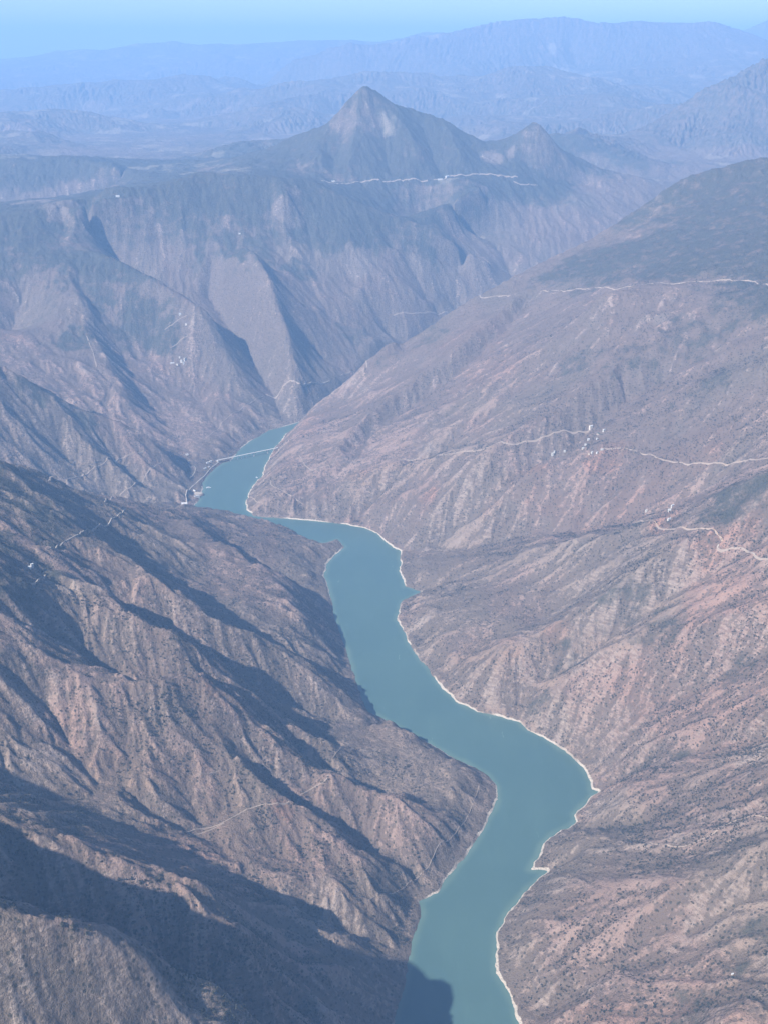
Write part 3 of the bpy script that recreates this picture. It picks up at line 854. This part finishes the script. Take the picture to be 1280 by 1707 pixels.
ROADS = [
 ([(782,500),(800,496),(838,493),(860,490)], 12, M_DIRT),
 ([(900,486),(930,484),(980,481),(1050,478),(1105,472),(1160,469),(1215,466),(1245,467),(1262,473),(1280,476)], 10, M_DIRT),
 ([(662,765),(700,763),(740,758),(800,751),(850,741),(900,731),(950,721),(984,716)], 8, M_DIRT),
 ([(1005,747),(1030,747),(1060,752),(1085,757),(1096,764),(1130,770),(1165,771),(1200,772),(1240,767),(1280,764)], 7, M_DIRT),
 ([(1058,872),(1070,868),(1090,868),(1095,878),(1105,882),(1140,881),(1175,882),(1193,884),(1194,891),(1202,896),(1203,903)], 8, M_ORANGE),
 ([(1197,908),(1193,913),(1196,919),(1205,918),(1225,914),(1245,917),(1256,926),(1266,933),(1280,932)], 8, M_ROAD),
 ([(536,301),(556,305),(600,304),(640,303),(680,300),(712,301)], 17, M_ROAD),
 ([(722,300),(738,299),(748,293),(775,293),(800,290),(830,293),(862,296)], 18, M_ROAD),
 ([(855,302),(866,308),(895,309)], 14, M_ROAD),
 ([(443,657),(470,648),(500,641),(525,638),(550,636)], 12, M_ROAD),
 ([(566,626),(590,619),(612,613)], 10, M_DIRT),
 ([(345,730),(370,705),(400,685),(425,668),(440,660)], 6, M_DIRT),
 ([(655,526),(690,523),(745,520)], 9, M_DIRT),
 ([(82,802),(112,798),(150,786),(178,771),(200,763),(222,756),(240,752)], 9, M_DIRT),
 ([(175,838),(200,824),(220,812),(245,790),(270,771)], 8, M_DIRT),
 ([(84,914),(105,904),(130,893),(155,885),(178,876),(195,862),(207,851)], 6, M_ROAD),
 ([(52,974),(64,970),(72,965),(76,958)], 5, M_ROAD),
 ([(290,1386),(330,1380),(370,1373),(400,1356),(430,1343),(460,1340),(485,1336),(498,1326),(520,1314),(545,1304),(567,1288)], 4, M_DIRT),
 ([(300,1385),(330,1392),(352,1384),(374,1372)], 3.5, M_DIRT),
 ([(556,1262),(566,1250),(578,1240),(596,1238)], 3.5, M_DIRT),
 ([(303,843),(312,838),(310,826),(318,814),(330,803),(342,793),(352,780),(368,768)], 9, M_ROAD),
 ([(314,768),(317,780),(324,776),(327,781),(322,793),(317,797)], 7, M_ROAD),
 ([(452,800),(452,808),(458,812),(464,814),(480,824),(496,836),(505,840)], 6, M_DIRT),
 ([(418,828),(432,838),(440,841)], 5, M_DIRT),
 ([(500,760),(508,775),(520,785),(540,778),(560,772)], 6, M_DIRT),
 ([(1245,1362),(1262,1358),(1280,1364)], 5, M_ORANGE),
 ([(145,560),(155,585),(162,612)], 7, M_DIRT),
 ([(275,550),(290,540),(302,530),(312,526)], 6, M_DIRT),
 ([(285,580),(300,568),(314,560)], 6, M_DIRT),
 ([(330,1295),(366,1285)], 3, M_DIRT),
 ([(1072,1400),(1090,1407),(1120,1411),(1150,1408),(1190,1390),(1222,1369),(1245,1362)], 4, M_DIRT),
 ([(615,1500),(650,1490),(690,1468),(715,1445),(728,1412),(752,1398),(775,1370),(790,1330),(800,1305)], 2.6, M_DIRT),
]
for pix, w_, m_ in ROADS:
    road("road", pix, w_, m_)

# ------------------------------------------------------------------ bridge across the upper reach
def build_bridge():
    A, B = at_z(366, 766.5, 34), at_z(462, 746.5, 34)
    L = math.hypot(B[0] - A[0], B[1] - A[1]); rz = math.atan2(B[1] - A[1], B[0] - A[0])
    root = empty("bridge", (A[0], A[1], 0), rz, "long low concrete bridge crossing the far reach of the teal river on square piers", "bridge")
    # haunched deck: deeper over the main piers
    def frac(u): return (u - 366) / (462 - 366) * L
    main = [frac(422.9), frac(446)]
    small = [frac(384), frac(395.7), frac(402), frac(409.8)]
    xs = np.linspace(-8, L + 8, 90); V, F = [], []
    for i, x in enumerate(xs):
        d = 2.6 + 4.2 * sum(math.exp(-((x - m_) / 26.0) ** 2) for m_ in main)
        V += [(x, -6.5, 34), (x, 6.5, 34), (x, 4.0, 34 - 0.7), (x, 3.0, 34 - d), (x, -3.0, 34 - d), (x, -4.0, 34 - 0.7)]
        if i:
            b = (i - 1) * 6
            for k in range(6): F.append((b + k, b + (k + 1) % 6, b + 6 + (k + 1) % 6, b + 6 + k))
    F += [tuple(range(6))[::-1], tuple(len(V) - 6 + k for k in range(6))]
    mesh_obj("deck", V, F, M_CONC, root)
    for sd in (-1, 1):
        bx = [(-8, L + 8, sd * 6.1 - 0.2, sd * 6.1 + 0.2, 34.02, 34.9)] + [(x - 0.25, x + 0.25, sd * 6.1 - 0.26, sd * 6.1 + 0.26, 34.03, 35.3) for x in np.arange(-7, L + 7, 12)]
        mesh_obj("parapet", *boxes(bx), M_WHITE, root)
    for x in small:
        V, F = boxes([(x - 1.5, x + 1.5, -2.8, 2.8, -20, 30.4), (x - 2.0, x + 2.0, -4.6, 4.6, 30.45, 31.3)])
        mesh_obj("pier", V, F, M_CONC, root)
    for x in main:
        V, F = boxes([(x - 3.2, x + 3.2, -3.4, 3.4, -20, 27.0), (x - 5.5, x + 5.5, -6.0, 6.0, -20, 3.0)])
        mesh_obj("pier", V, F, M_CONC, root)
    for x in (-14, L + 14):
        mesh_obj("abutment", *boxes([(x - 7, x + 7, -7, 7, 0, 33.9)]), M_CONC, root)
build_bridge()

# ------------------------------------------------------------------ boats and the landing
def build_boat(u, v, length, rz, label, cat, decks):
    p = at_z(u, v, 0.0)
    root = empty("barge" if decks > 1 else "boat", (p[0], p[1], 0), rz, label, cat)
    l, w = length / 2, length * 0.13
    prof = [(-l, 0.86), (-l * 0.8, 1.0), (l * 0.45, 1.0), (l * 0.8, 0.7), (l, 0.12)]
    V, F = [], []
    for i, (x, k) in enumerate(prof):
        V += [(x, -w * k * 0.75, -0.8), (x, w * k * 0.75, -0.8), (x, w * k, 1.7), (x, -w * k, 1.7)]
        if i:
            b = (i - 1) * 4
            for j in range(4): F.append((b + j, b + (j + 1) % 4, b + 4 + (j + 1) % 4, b + 4 + j))
    F += [(3, 2, 1, 0), tuple(len(V) - 4 + k for k in range(4))]
    mesh_obj("hull", V, F, M_HULL, root)
    z = 1.72
    for d in range(decks):
        s_ = 1 - 0.2 * d
        c = mesh_obj("cabin", *boxes([(-l * 0.72 * s_, l * 0.42 * s_, -w * 0.78, w * 0.78, z, z + 2.7)]), M_WHITE, root)
        n = 7
        for i in range(n):
            for sgn in (-1, 1):
                mesh_obj("window", *boxes([(-l * 0.68 * s_ + i * l * 1.06 * s_ / n, -l * 0.68 * s_ + (i + 0.6) * l * 1.06 * s_ / n, sgn * w * 0.78 - 0.04, sgn * w * 0.78 + 0.04, z + 1.1, z + 2.0)]), M_GLASS, c)
        z += 2.72
    mesh_obj("roof", *boxes([(-l * 0.76 * s_, l * 0.48 * s_, -w * 0.86, w * 0.86, z, z + 0.3)]), M_ROOFW, root)
build_boat(348.5, 813, 46, 0.12, "long white passenger boat moored off the left bank below the bridge", "boat", 2)
build_boat(428.5, 796, 26, 2.3, "small white boat tied up under the right bank nose, nearer the bridge", "boat", 1)
build_boat(434, 803.5, 20, 2.2, "smallest white boat, at the right bank nose below the other one", "boat", 1)

# ------------------------------------------------------------------ houses
def build_house(u, v, w, d, hgt, rz, label, roof='gable', wall=M_WHITE, rmat=None, group=None, cat="house", name="house", storeys=2):
    p = sight([(u, v)])[0]
    if p is None: return
    c, s_ = math.cos(rz), math.sin(rz)
    cor = [(p[0] + c * a - s_ * b, p[1] + s_ * a + c * b) for a in (-w / 2, w / 2) for b in (-d / 2, d / 2)]
    zs = tz([q[0] for q in cor], [q[1] for q in cor])
    zb, zt = float(zs.min()) - 1.5, float(zs.max())
    base = zt - 0.4
    f0 = zb - base
    root = empty(name, (p[0], p[1], base), rz, label, cat, group)
    x0, x1, y0, y1 = -w / 2, w / 2, -d / 2, d / 2
    if roof == 'gable':
        V, F = boxes([(x0, x1, y0, y1, f0, hgt)])
        V += [(x0, 0, hgt + d * 0.28), (x1, 0, hgt + d * 0.28)]
        F += [(4, 7, 8), (5, 9, 6)]
    else:
        V, F = boxes([(x0, x1, y0, y1, f0, hgt)])
    wl = mesh_obj("wall", V, F, wall, root)
    rm = rmat or M_ROOFG
    if roof == 'gable':
        o_ = 0.7; r = hgt + d * 0.28 + 0.15; e = hgt - 0.28 * o_ * 2 + 0.15
        V = []
        for t_ in (0, 0.25):
            V += [(x0 - o_, y0 - o_, e + t_), (x1 + o_, y0 - o_, e + t_), (x1 + o_, 0, r + t_), (x0 - o_, 0, r + t_), (x0 - o_, y1 + o_, e + t_), (x1 + o_, y1 + o_, e + t_)]
        F = [(6, 7, 8, 9), (9, 8, 11, 10), (1, 0, 3, 2), (2, 3, 4, 5), (0, 1, 7, 6), (5, 4, 10, 11), (0, 6, 9, 3), (3, 9, 10, 4), (2, 8, 7, 1), (5, 11, 8, 2)]
        mesh_obj("roof", V, F, rm, root)
    else:
        mesh_obj("roof", *boxes([(x0 + .3, x1 - .3, y0 + .3, y1 - .3, hgt + 0.02, hgt + 0.15), (x0 - .15, x1 + .15, y0 - .15, y0 + .25, hgt + 0.01, hgt + 0.9), (x0 - .15, x1 + .15, y1 - .25, y1 + .15, hgt + 0.01, hgt + 0.9),
            (x0 - .15, x0 + .25, y0 + .26, y1 - .26, hgt + 0.01, hgt + 0.9), (x1 - .25, x1 + .15, y0 + .26, y1 - .26, hgt + 0.01, hgt + 0.9)]), rm, root)
    n = max(int(w / 4), 2)
    for k in range(storeys):
        zz = 1.2 + k * 3.0
        if zz + 1.4 > hgt: break
        for i in range(n):
            cx = x0 + (i + 0.5) * w / n
            if k == 0 and i == n // 2: continue
            mesh_obj("window", *boxes([(cx - 0.7, cx + 0.7, y0 - 0.06, y0 + 0.02, zz, zz + 1.4)]), M_GLASS, wl)
    mesh_obj("door", *boxes([(x0 + (n // 2 + 0.5) * w / n - 0.6, x0 + (n // 2 + 0.5) * w / n + 0.6, y0 - 0.07, y0 + 0.03, 0.02, 2.2)]), M_ROOFR, wl)

G1 = "white village houses on the right hand slope"
build_house(984, 714.5, 26, 15, 5, 0.5, "large pale cream building at the road end, uppermost of the hillside hamlet", 'gable', M_CREAM, M_ROOFG, G1)
build_house(1006, 718.5, 20, 11, 6, 0.7, "white house just right of the little teal pond", 'flat', M_WHITE, M_ROOFW, G1)
build_house(994.5, 732.5, 12, 10, 6, 0.2, "small white house right below the little teal pond", 'flat', M_WHITE, M_ROOFW, G1)
build_house(980, 734, 17, 10, 6, 0.1, "white house below and left of the little teal pond", 'gable', M_WHITE, M_ROOFW, G1)
build_house(975, 742.5, 15, 11, 7, 0.0, "tall white house at the left end of the pale track through the hamlet", 'flat', M_WHITE, M_ROOFW, G1)
build_house(971, 748.5, 17, 8, 5, 0.3, "low pale house on the left edge of the hamlet under the tall white house", 'gable', M_CREAM, M_ROOFG, G1)
build_house(986, 756, 15, 11, 7, 0.8, "bright white house lowest in the hamlet, with a darker house against its left side", 'flat', M_WHITE, M_ROOFW, G1)
build_house(981.5, 757.5, 10, 9, 5, 0.8, "small brown roofed house against the lowest bright white house of the hamlet", 'gable', M_CREAM, M_ROOFR, G1)
build_house(994.5, 755.5, 16, 9, 6, 0.9, "slanting white house in the bottom row of the hamlet, second from its right end", 'gable', M_WHITE, M_ROOFW, G1)
build_house(1002.5, 750.5, 19, 9, 5, 0.2, "long white house beside the pale track, right end of the hamlet's bottom row", 'gable', M_WHITE, M_ROOFW, G1)
build_house(920.5, 758.5, 16, 12, 7, 0.4, "larger white house standing apart on the spur left of the hamlet", 'flat', M_WHITE, M_ROOFW, G1)
build_house(923.5, 754.5, 13, 8, 6, 0.9, "narrow white house just above the larger one left of the hamlet", 'gable', M_WHITE, M_ROOFW, G1)
build_house(940.5, 753, 13, 11, 6, 0.2, "lone small white house between the hamlet and the pair on its left", 'flat', M_WHITE, M_ROOFW, G1)
G2 = "white farmhouses above the orange track"
build_house(1076.5, 853, 13, 9, 6, 0.1, "small white farmhouse above the left end of the orange track", 'flat', M_WHITE, M_ROOFW, G2)
build_house(1115, 852.5, 17, 12, 7, 0.1, "biggest white farmhouse above the orange track, in the middle of the three", 'flat', M_WHITE, M_ROOFW, G2)
build_house(1120, 845, 22, 8, 5, 0.6, "long thin white farmhouse highest above the orange track", 'gable', M_WHITE, M_ROOFW, G2)
build_house(1114.5, 867.5, 24, 9, 5, 0.5, "long white shed right on the orange dirt yard beside the track", 'gable', M_WHITE, M_ROOFW, G2, "shed", "shed", 1)
G3 = "white houses on the bench of the middle mountain"
build_house(288, 605.5, 42, 11, 6, 0.25, "long low white house at the left end of the bench hamlet on the middle mountain", 'gable', M_WHITE, M_ROOFW, G3)
build_house(303, 603.5, 24, 16, 9, 0.0, "biggest white block at the centre of the bench hamlet on the middle mountain", 'flat', M_WHITE, M_ROOFW, G3)
build_house(309, 600, 20, 12, 7, 0.9, "white house on the far edge of the bench hamlet, over the drop", 'gable', M_WHITE, M_ROOFW, G3)
build_house(307, 607, 18, 11, 6, 0.4, "small white house just below the biggest block of the bench hamlet", 'flat', M_WHITE, M_ROOFW, G3)
build_house(296, 608.5, 20, 10, 5, 0.1, "pale cream house on the front edge of the bench hamlet", 'gable', M_CREAM, M_ROOFG, G3)
build_house(300, 597, 16, 10, 5, 0.2, "pale house at the back of the bench hamlet", 'gable', M_CREAM, M_ROOFW, G3)
build_house(301, 525.5, 24, 12, 6, 0.3, "white house on the spur crest high above the bench hamlet", 'gable', M_WHITE, M_ROOFW)
build_house(311, 542, 20, 11, 6, 0.1, "pale house a little below the one on the spur crest, above the bench hamlet", 'flat', M_CREAM, M_ROOFW)
G4 = "pale buildings by the river below the bridge"
build_house(347, 772.5, 26, 13, 8, 0.6, "white riverside block by the road, nearest the left end of the bridge", 'flat', M_WHITE, M_ROOFW, G4)
build_house(352, 770.5, 20, 11, 7, 0.6, "cream riverside house squeezed beside the white block near the bridge", 'gable', M_CREAM, M_ROOFG, G4)
build_house(342.5, 782, 24, 11, 6, 0.7, "white riverside house below the road, second row from the bridge", 'gable', M_WHITE, M_ROOFW, G4)
build_house(349, 779, 18, 10, 6, 0.7, "pale riverside house between the road and the water near the bridge", 'flat', M_CREAM, M_ROOFW, G4)
build_house(312.5, 759, 26, 13, 8, 0.3, "white building in the side valley above the zigzag track", 'flat', M_WHITE, M_ROOFW, G4)
build_house(329, 829, 44, 12, 7, 0.5, "long white building in front of the round landing by the water", 'flat', M_WHITE, M_ROOFW, G4)
build_house(325, 819, 26, 10, 6, 2.4, "white building behind the round landing by the water", 'gable', M_WHITE, M_ROOFW, G4)
build_house(308, 839.5, 46, 24, 6, 0.2, "broad pale shed by the road bend left of the round landing", 'gable', M_CREAM, M_ROOFG, G4, "shed", "shed", 1)
build_house(50, 947.5, 15, 11, 7, 0.3, "white house alone on the dark left slope above the short curved track", 'flat', M_WHITE, M_ROOFW)
build_house(54.5, 945, 13, 8, 5, 0.8, "narrow white outbuilding behind the lone house on the dark left slope", 'gable', M_WHITE, M_ROOFW, None, "shed", "shed", 1)
build_house(1220, 1625, 7, 5, 4, 0.4, "tiny white hut on the bare spur at the lower right", 'gable', M_WHITE, M_ROOFW, None, "hut", "hut", 1)
G5 = "pale buildings on the road under the pointed peak"
build_house(556, 303, 46, 20, 9, 0.1, "white building at the left end of the bright road under the pointed peak", 'flat', M_WHITE, M_ROOFW, G5)
build_house(733, 300, 66, 26, 10, 0.15, "biggest white building on the bright road under the pointed peak", 'flat', M_WHITE, M_ROOFW, G5)
build_house(745, 295.5, 60, 22, 12, 0.8, "tall white building just right of the biggest one under the pointed peak", 'gable', M_WHITE, M_ROOFW, G5)
build_house(197, 328.5, 44, 14, 8, 0.2, "long white building on the crest of the forested middle mountain", 'gable', M_WHITE, M_ROOFW)
build_house(400, 390, 24, 10, 6, 0.1, "white building high on the face of the forested middle mountain", 'gable', M_WHITE, M_ROOFW)

# round landing place at the water's edge and the pond in the hamlet
def disc(name, u, v, r, mat, label, cat, thick=3.0):
    p = sight([(u, v)])[0]
    n = 20
    a_ = np.linspace(0, 2 * math.pi, n, endpoint=False)
    rr = r * (1 + 0.12 * np.sin(3 * a_ + 1) + 0.08 * np.cos(2 * a_))
    xs, ys = p[0] + rr * np.cos(a_), p[1] + rr * np.sin(a_)
    zt = float(np.percentile(tz(xs, ys), 75)) + 0.5
    V = [(x, y, zt) for x, y in zip(xs, ys)] + [(x * 1.0 + 0.25 * (x - p[0]), y + 0.25 * (y - p[1]), zt - 14) for x, y in zip(xs, ys)]
    F = [tuple(range(n))] + [(i, i + n, (i + 1) % n + n, (i + 1) % n) for i in range(n)]
    o = mesh_obj(name, V, F, [mat, M_SPOIL], None, [0] + [1] * n)
    return o
o = disc("landing_terrace", 330.5, 823, 34, M_ROAD, "", ""); o['kind'] = 'structure'
o = disc("pond", 997, 723.5, 13, M_POND, "", ""); o['kind'] = 'structure'

# ------------------------------------------------------------------ scrub: the bushes that show largest one by one, the rest as one cover
M_BUSH = plain("bush_leaves", (0.042, 0.042, 0.030), 0.9)
def bush_mesh(seed, leaves=46):
    r = np.random.default_rng(seed)
    V, F = [], []
    lobes = [(r.uniform(-.45, .45), r.uniform(-.45, .45), r.uniform(.25, .7), r.uniform(.3, .5)) for _ in range(5)] + [(0, 0, .4, .5)]
    for _ in range(leaves):
        cx, cy, cz, cr = lobes[r.integers(len(lobes))]
        n = r.normal(size=3); n /= np.linalg.norm(n); n[2] = abs(n[2]) * 0.9
        c = np.array([cx, cy, cz]) + n * cr * r.uniform(0.75, 1.05)
        t1 = np.cross(n, r.normal(size=3)); t1 /= np.linalg.norm(t1) + 1e-9; t2 = np.cross(n, t1)
        s_ = r.uniform(.16, .30); b = len(V)
        V += [c + t1 * s_, c + t2 * s_ * .8 + n * .06, c - t1 * s_, c - t2 * s_ * .8 - n * .05]
        F.append((b, b + 1, b + 2, b + 3))
    b = len(V)                                            # short branching stem
    for k in range(5):
        a_ = k * 1.2566
        V += [(math.cos(a_) * .1, math.sin(a_) * .1, -0.25), (math.cos(a_) * .32, math.sin(a_) * .32, .55)]
    for k in range(5):
        k2 = (k + 1) % 5
        F.append((b + 2 * k, b + 2 * k2, b + 2 * k2 + 1, b + 2 * k + 1))
    return np.array(V), F

r_ = np.random.default_rng(11)
N = 420000
by = r_.uniform(2350, 9800, N) ** 1.0
bx = r_.uniform(-0.40, 0.40, N) * (by * 1.0 + 1200)
bz, bm = terrain(bx, by)
f_ = by * CP - (bz - CAM_H) * SP
up_ = by * SP + (bz - CAM_H) * CP
pu, pv_ = 640 + FPX * bx / f_, 853.5 - FPX * up_ / f_
cl = fbm(bx / 420, by / 420, 3, 501); cl2 = fbm(bx / 75, by / 75, 2, 503)
rs = right_side(bx, by)
dens = np.clip(0.20 + 1.0 * cl + 0.85 * cl2 - 0.38 * bm['cav'] + 0.10 * rs, 0, 1)
ok = (bm['d'] > 25) & (bz > 12) & (bz < 1900) & (r_.random(N) < dens ** 1.5) & (pu > -60) & (pu < 1340) & (pv_ > 300) & (pv_ < 1790)
bx, by, bz, f_, pu, pv_ = [a_[ok] for a_ in (bx, by, bz, f_, pu, pv_)]
bs = 2.6 + 6.6 * r_.random(len(bx)) ** 2.0
vis = np.ones(len(bx), bool)
for t_ in np.linspace(0.25, 0.985, 44):                    # hidden behind a nearer crest?
    vis &= near.sample(near_h, bx * t_, by * t_) < CAM_H + (bz + 25 - CAM_H) * t_
bx, by, bz, f_, pu, pv_, bs = [a_[vis] for a_ in (bx, by, bz, f_, pu, pv_, bs)]
infr = (pu > 4) & (pu < 1276) & (pv_ > 4) & (pv_ < 1702)
rank = np.argsort(-(bs / f_) * infr)
single = rank[:290]
print('bushes', len(bx)); rest = np.setdiff1d(np.arange(len(bx)), single)[:60000]
protos = []
for k_ in range(6):
    V, F = bush_mesh(900 + k_)
    me = bpy.data.meshes.new("bush"); me.from_pydata([tuple(v) for v in V], [], F); me.materials.append(M_BUSH); me.update()
    protos.append(me)
first = None
for i, k_ in enumerate(single):
    if i < 6:
        o = bpy.data.objects.new("bush", protos[i]); base_bushes = [] if i == 0 else base_bushes; base_bushes.append(o)
    else:
        o = base_bushes[i % 6].copy()
    COL.objects.link(o)
    o.location = (bx[k_], by[k_], bz[k_]); o.scale = (bs[k_],) * 3; o.rotation_euler = (0, 0, 6.28 * r_.random())
    o['category'] = "bush"
    o['label'] = "dark bush, one of many dotted over the bare brown near slopes"
    o['group'] = "dark bushes dotted over the near slopes"
VV, FF, base = [], [], 0
small = [bush_mesh(950 + k_, 12) for k_ in range(10)]
for n_, k_ in enumerate(rest):
    V, F = small[n_ % 10]
    a_ = 6.28 * r_.random(); c, s_ = math.cos(a_), math.sin(a_)
    q_ = V * bs[k_]
    VV.append(np.stack([q_[:, 0] * c - q_[:, 1] * s_ + bx[k_], q_[:, 0] * s_ + q_[:, 1] * c + by[k_], q_[:, 2] + bz[k_]], 1))
    FF.append(np.array(F) + base); base += len(V)
VV = np.concatenate(VV).astype(np.float32); FF = np.concatenate(FF).astype(np.int32)
me = bpy.data.meshes.new("scrub")
me.vertices.add(len(VV)); me.vertices.foreach_set("co", VV.ravel())
me.loops.add(FF.size); me.loops.foreach_set("vertex_index", FF.ravel())
me.polygons.add(len(FF)); me.polygons.foreach_set("loop_start", (np.arange(len(FF)) * 4).astype(np.int32))
me.update(calc_edges=True); me.materials.append(M_BUSH)
scrub = bpy.data.objects.new("scrub", me); COL.objects.link(scrub); scrub['kind'] = 'stuff'

# ------------------------------------------------------------------ haze: one closed box of even air
def box_mesh(name, x0, x1, y0, y1, z0, z1):
    bm = bmesh.new()
    bmesh.ops.create_cube(bm, size=1.0)
    for v in bm.verts:
        v.co = ((x0 + x1) / 2 + v.co.x * (x1 - x0), (y0 + y1) / 2 + v.co.y * (y1 - y0), (z0 + z1) / 2 + v.co.z * (z1 - z0))
    me = bpy.data.meshes.new(name); bm.to_mesh(me); bm.free()
    o = bpy.data.objects.new(name, me); COL.objects.link(o); return o
haze = box_mesh("haze", -90000, 90000, -6000, 90000, -26, max(3600.0, float(ZZ.max()) + 60))
haze['kind'] = 'stuff'
hm = bpy.data.materials.new("haze_air"); hm.use_nodes = True
ht = hm.node_tree
ht.nodes.remove(ht.nodes["Principled BSDF"])
pv = ht.nodes.new("ShaderNodeVolumePrincipled")
pv.inputs["Color"].default_value = HAZE_COLOR + (1,)
pv.inputs["Density"].default_value = HAZE_DENSITY
pv.inputs["Anisotropy"].default_value = 0.0
pv.inputs["Absorption Color"].default_value = (0, 0, 0, 1)
ht.links.new(pv.outputs[0], ht.nodes["Material Output"].inputs["Volume"])
haze.data.materials.append(hm)
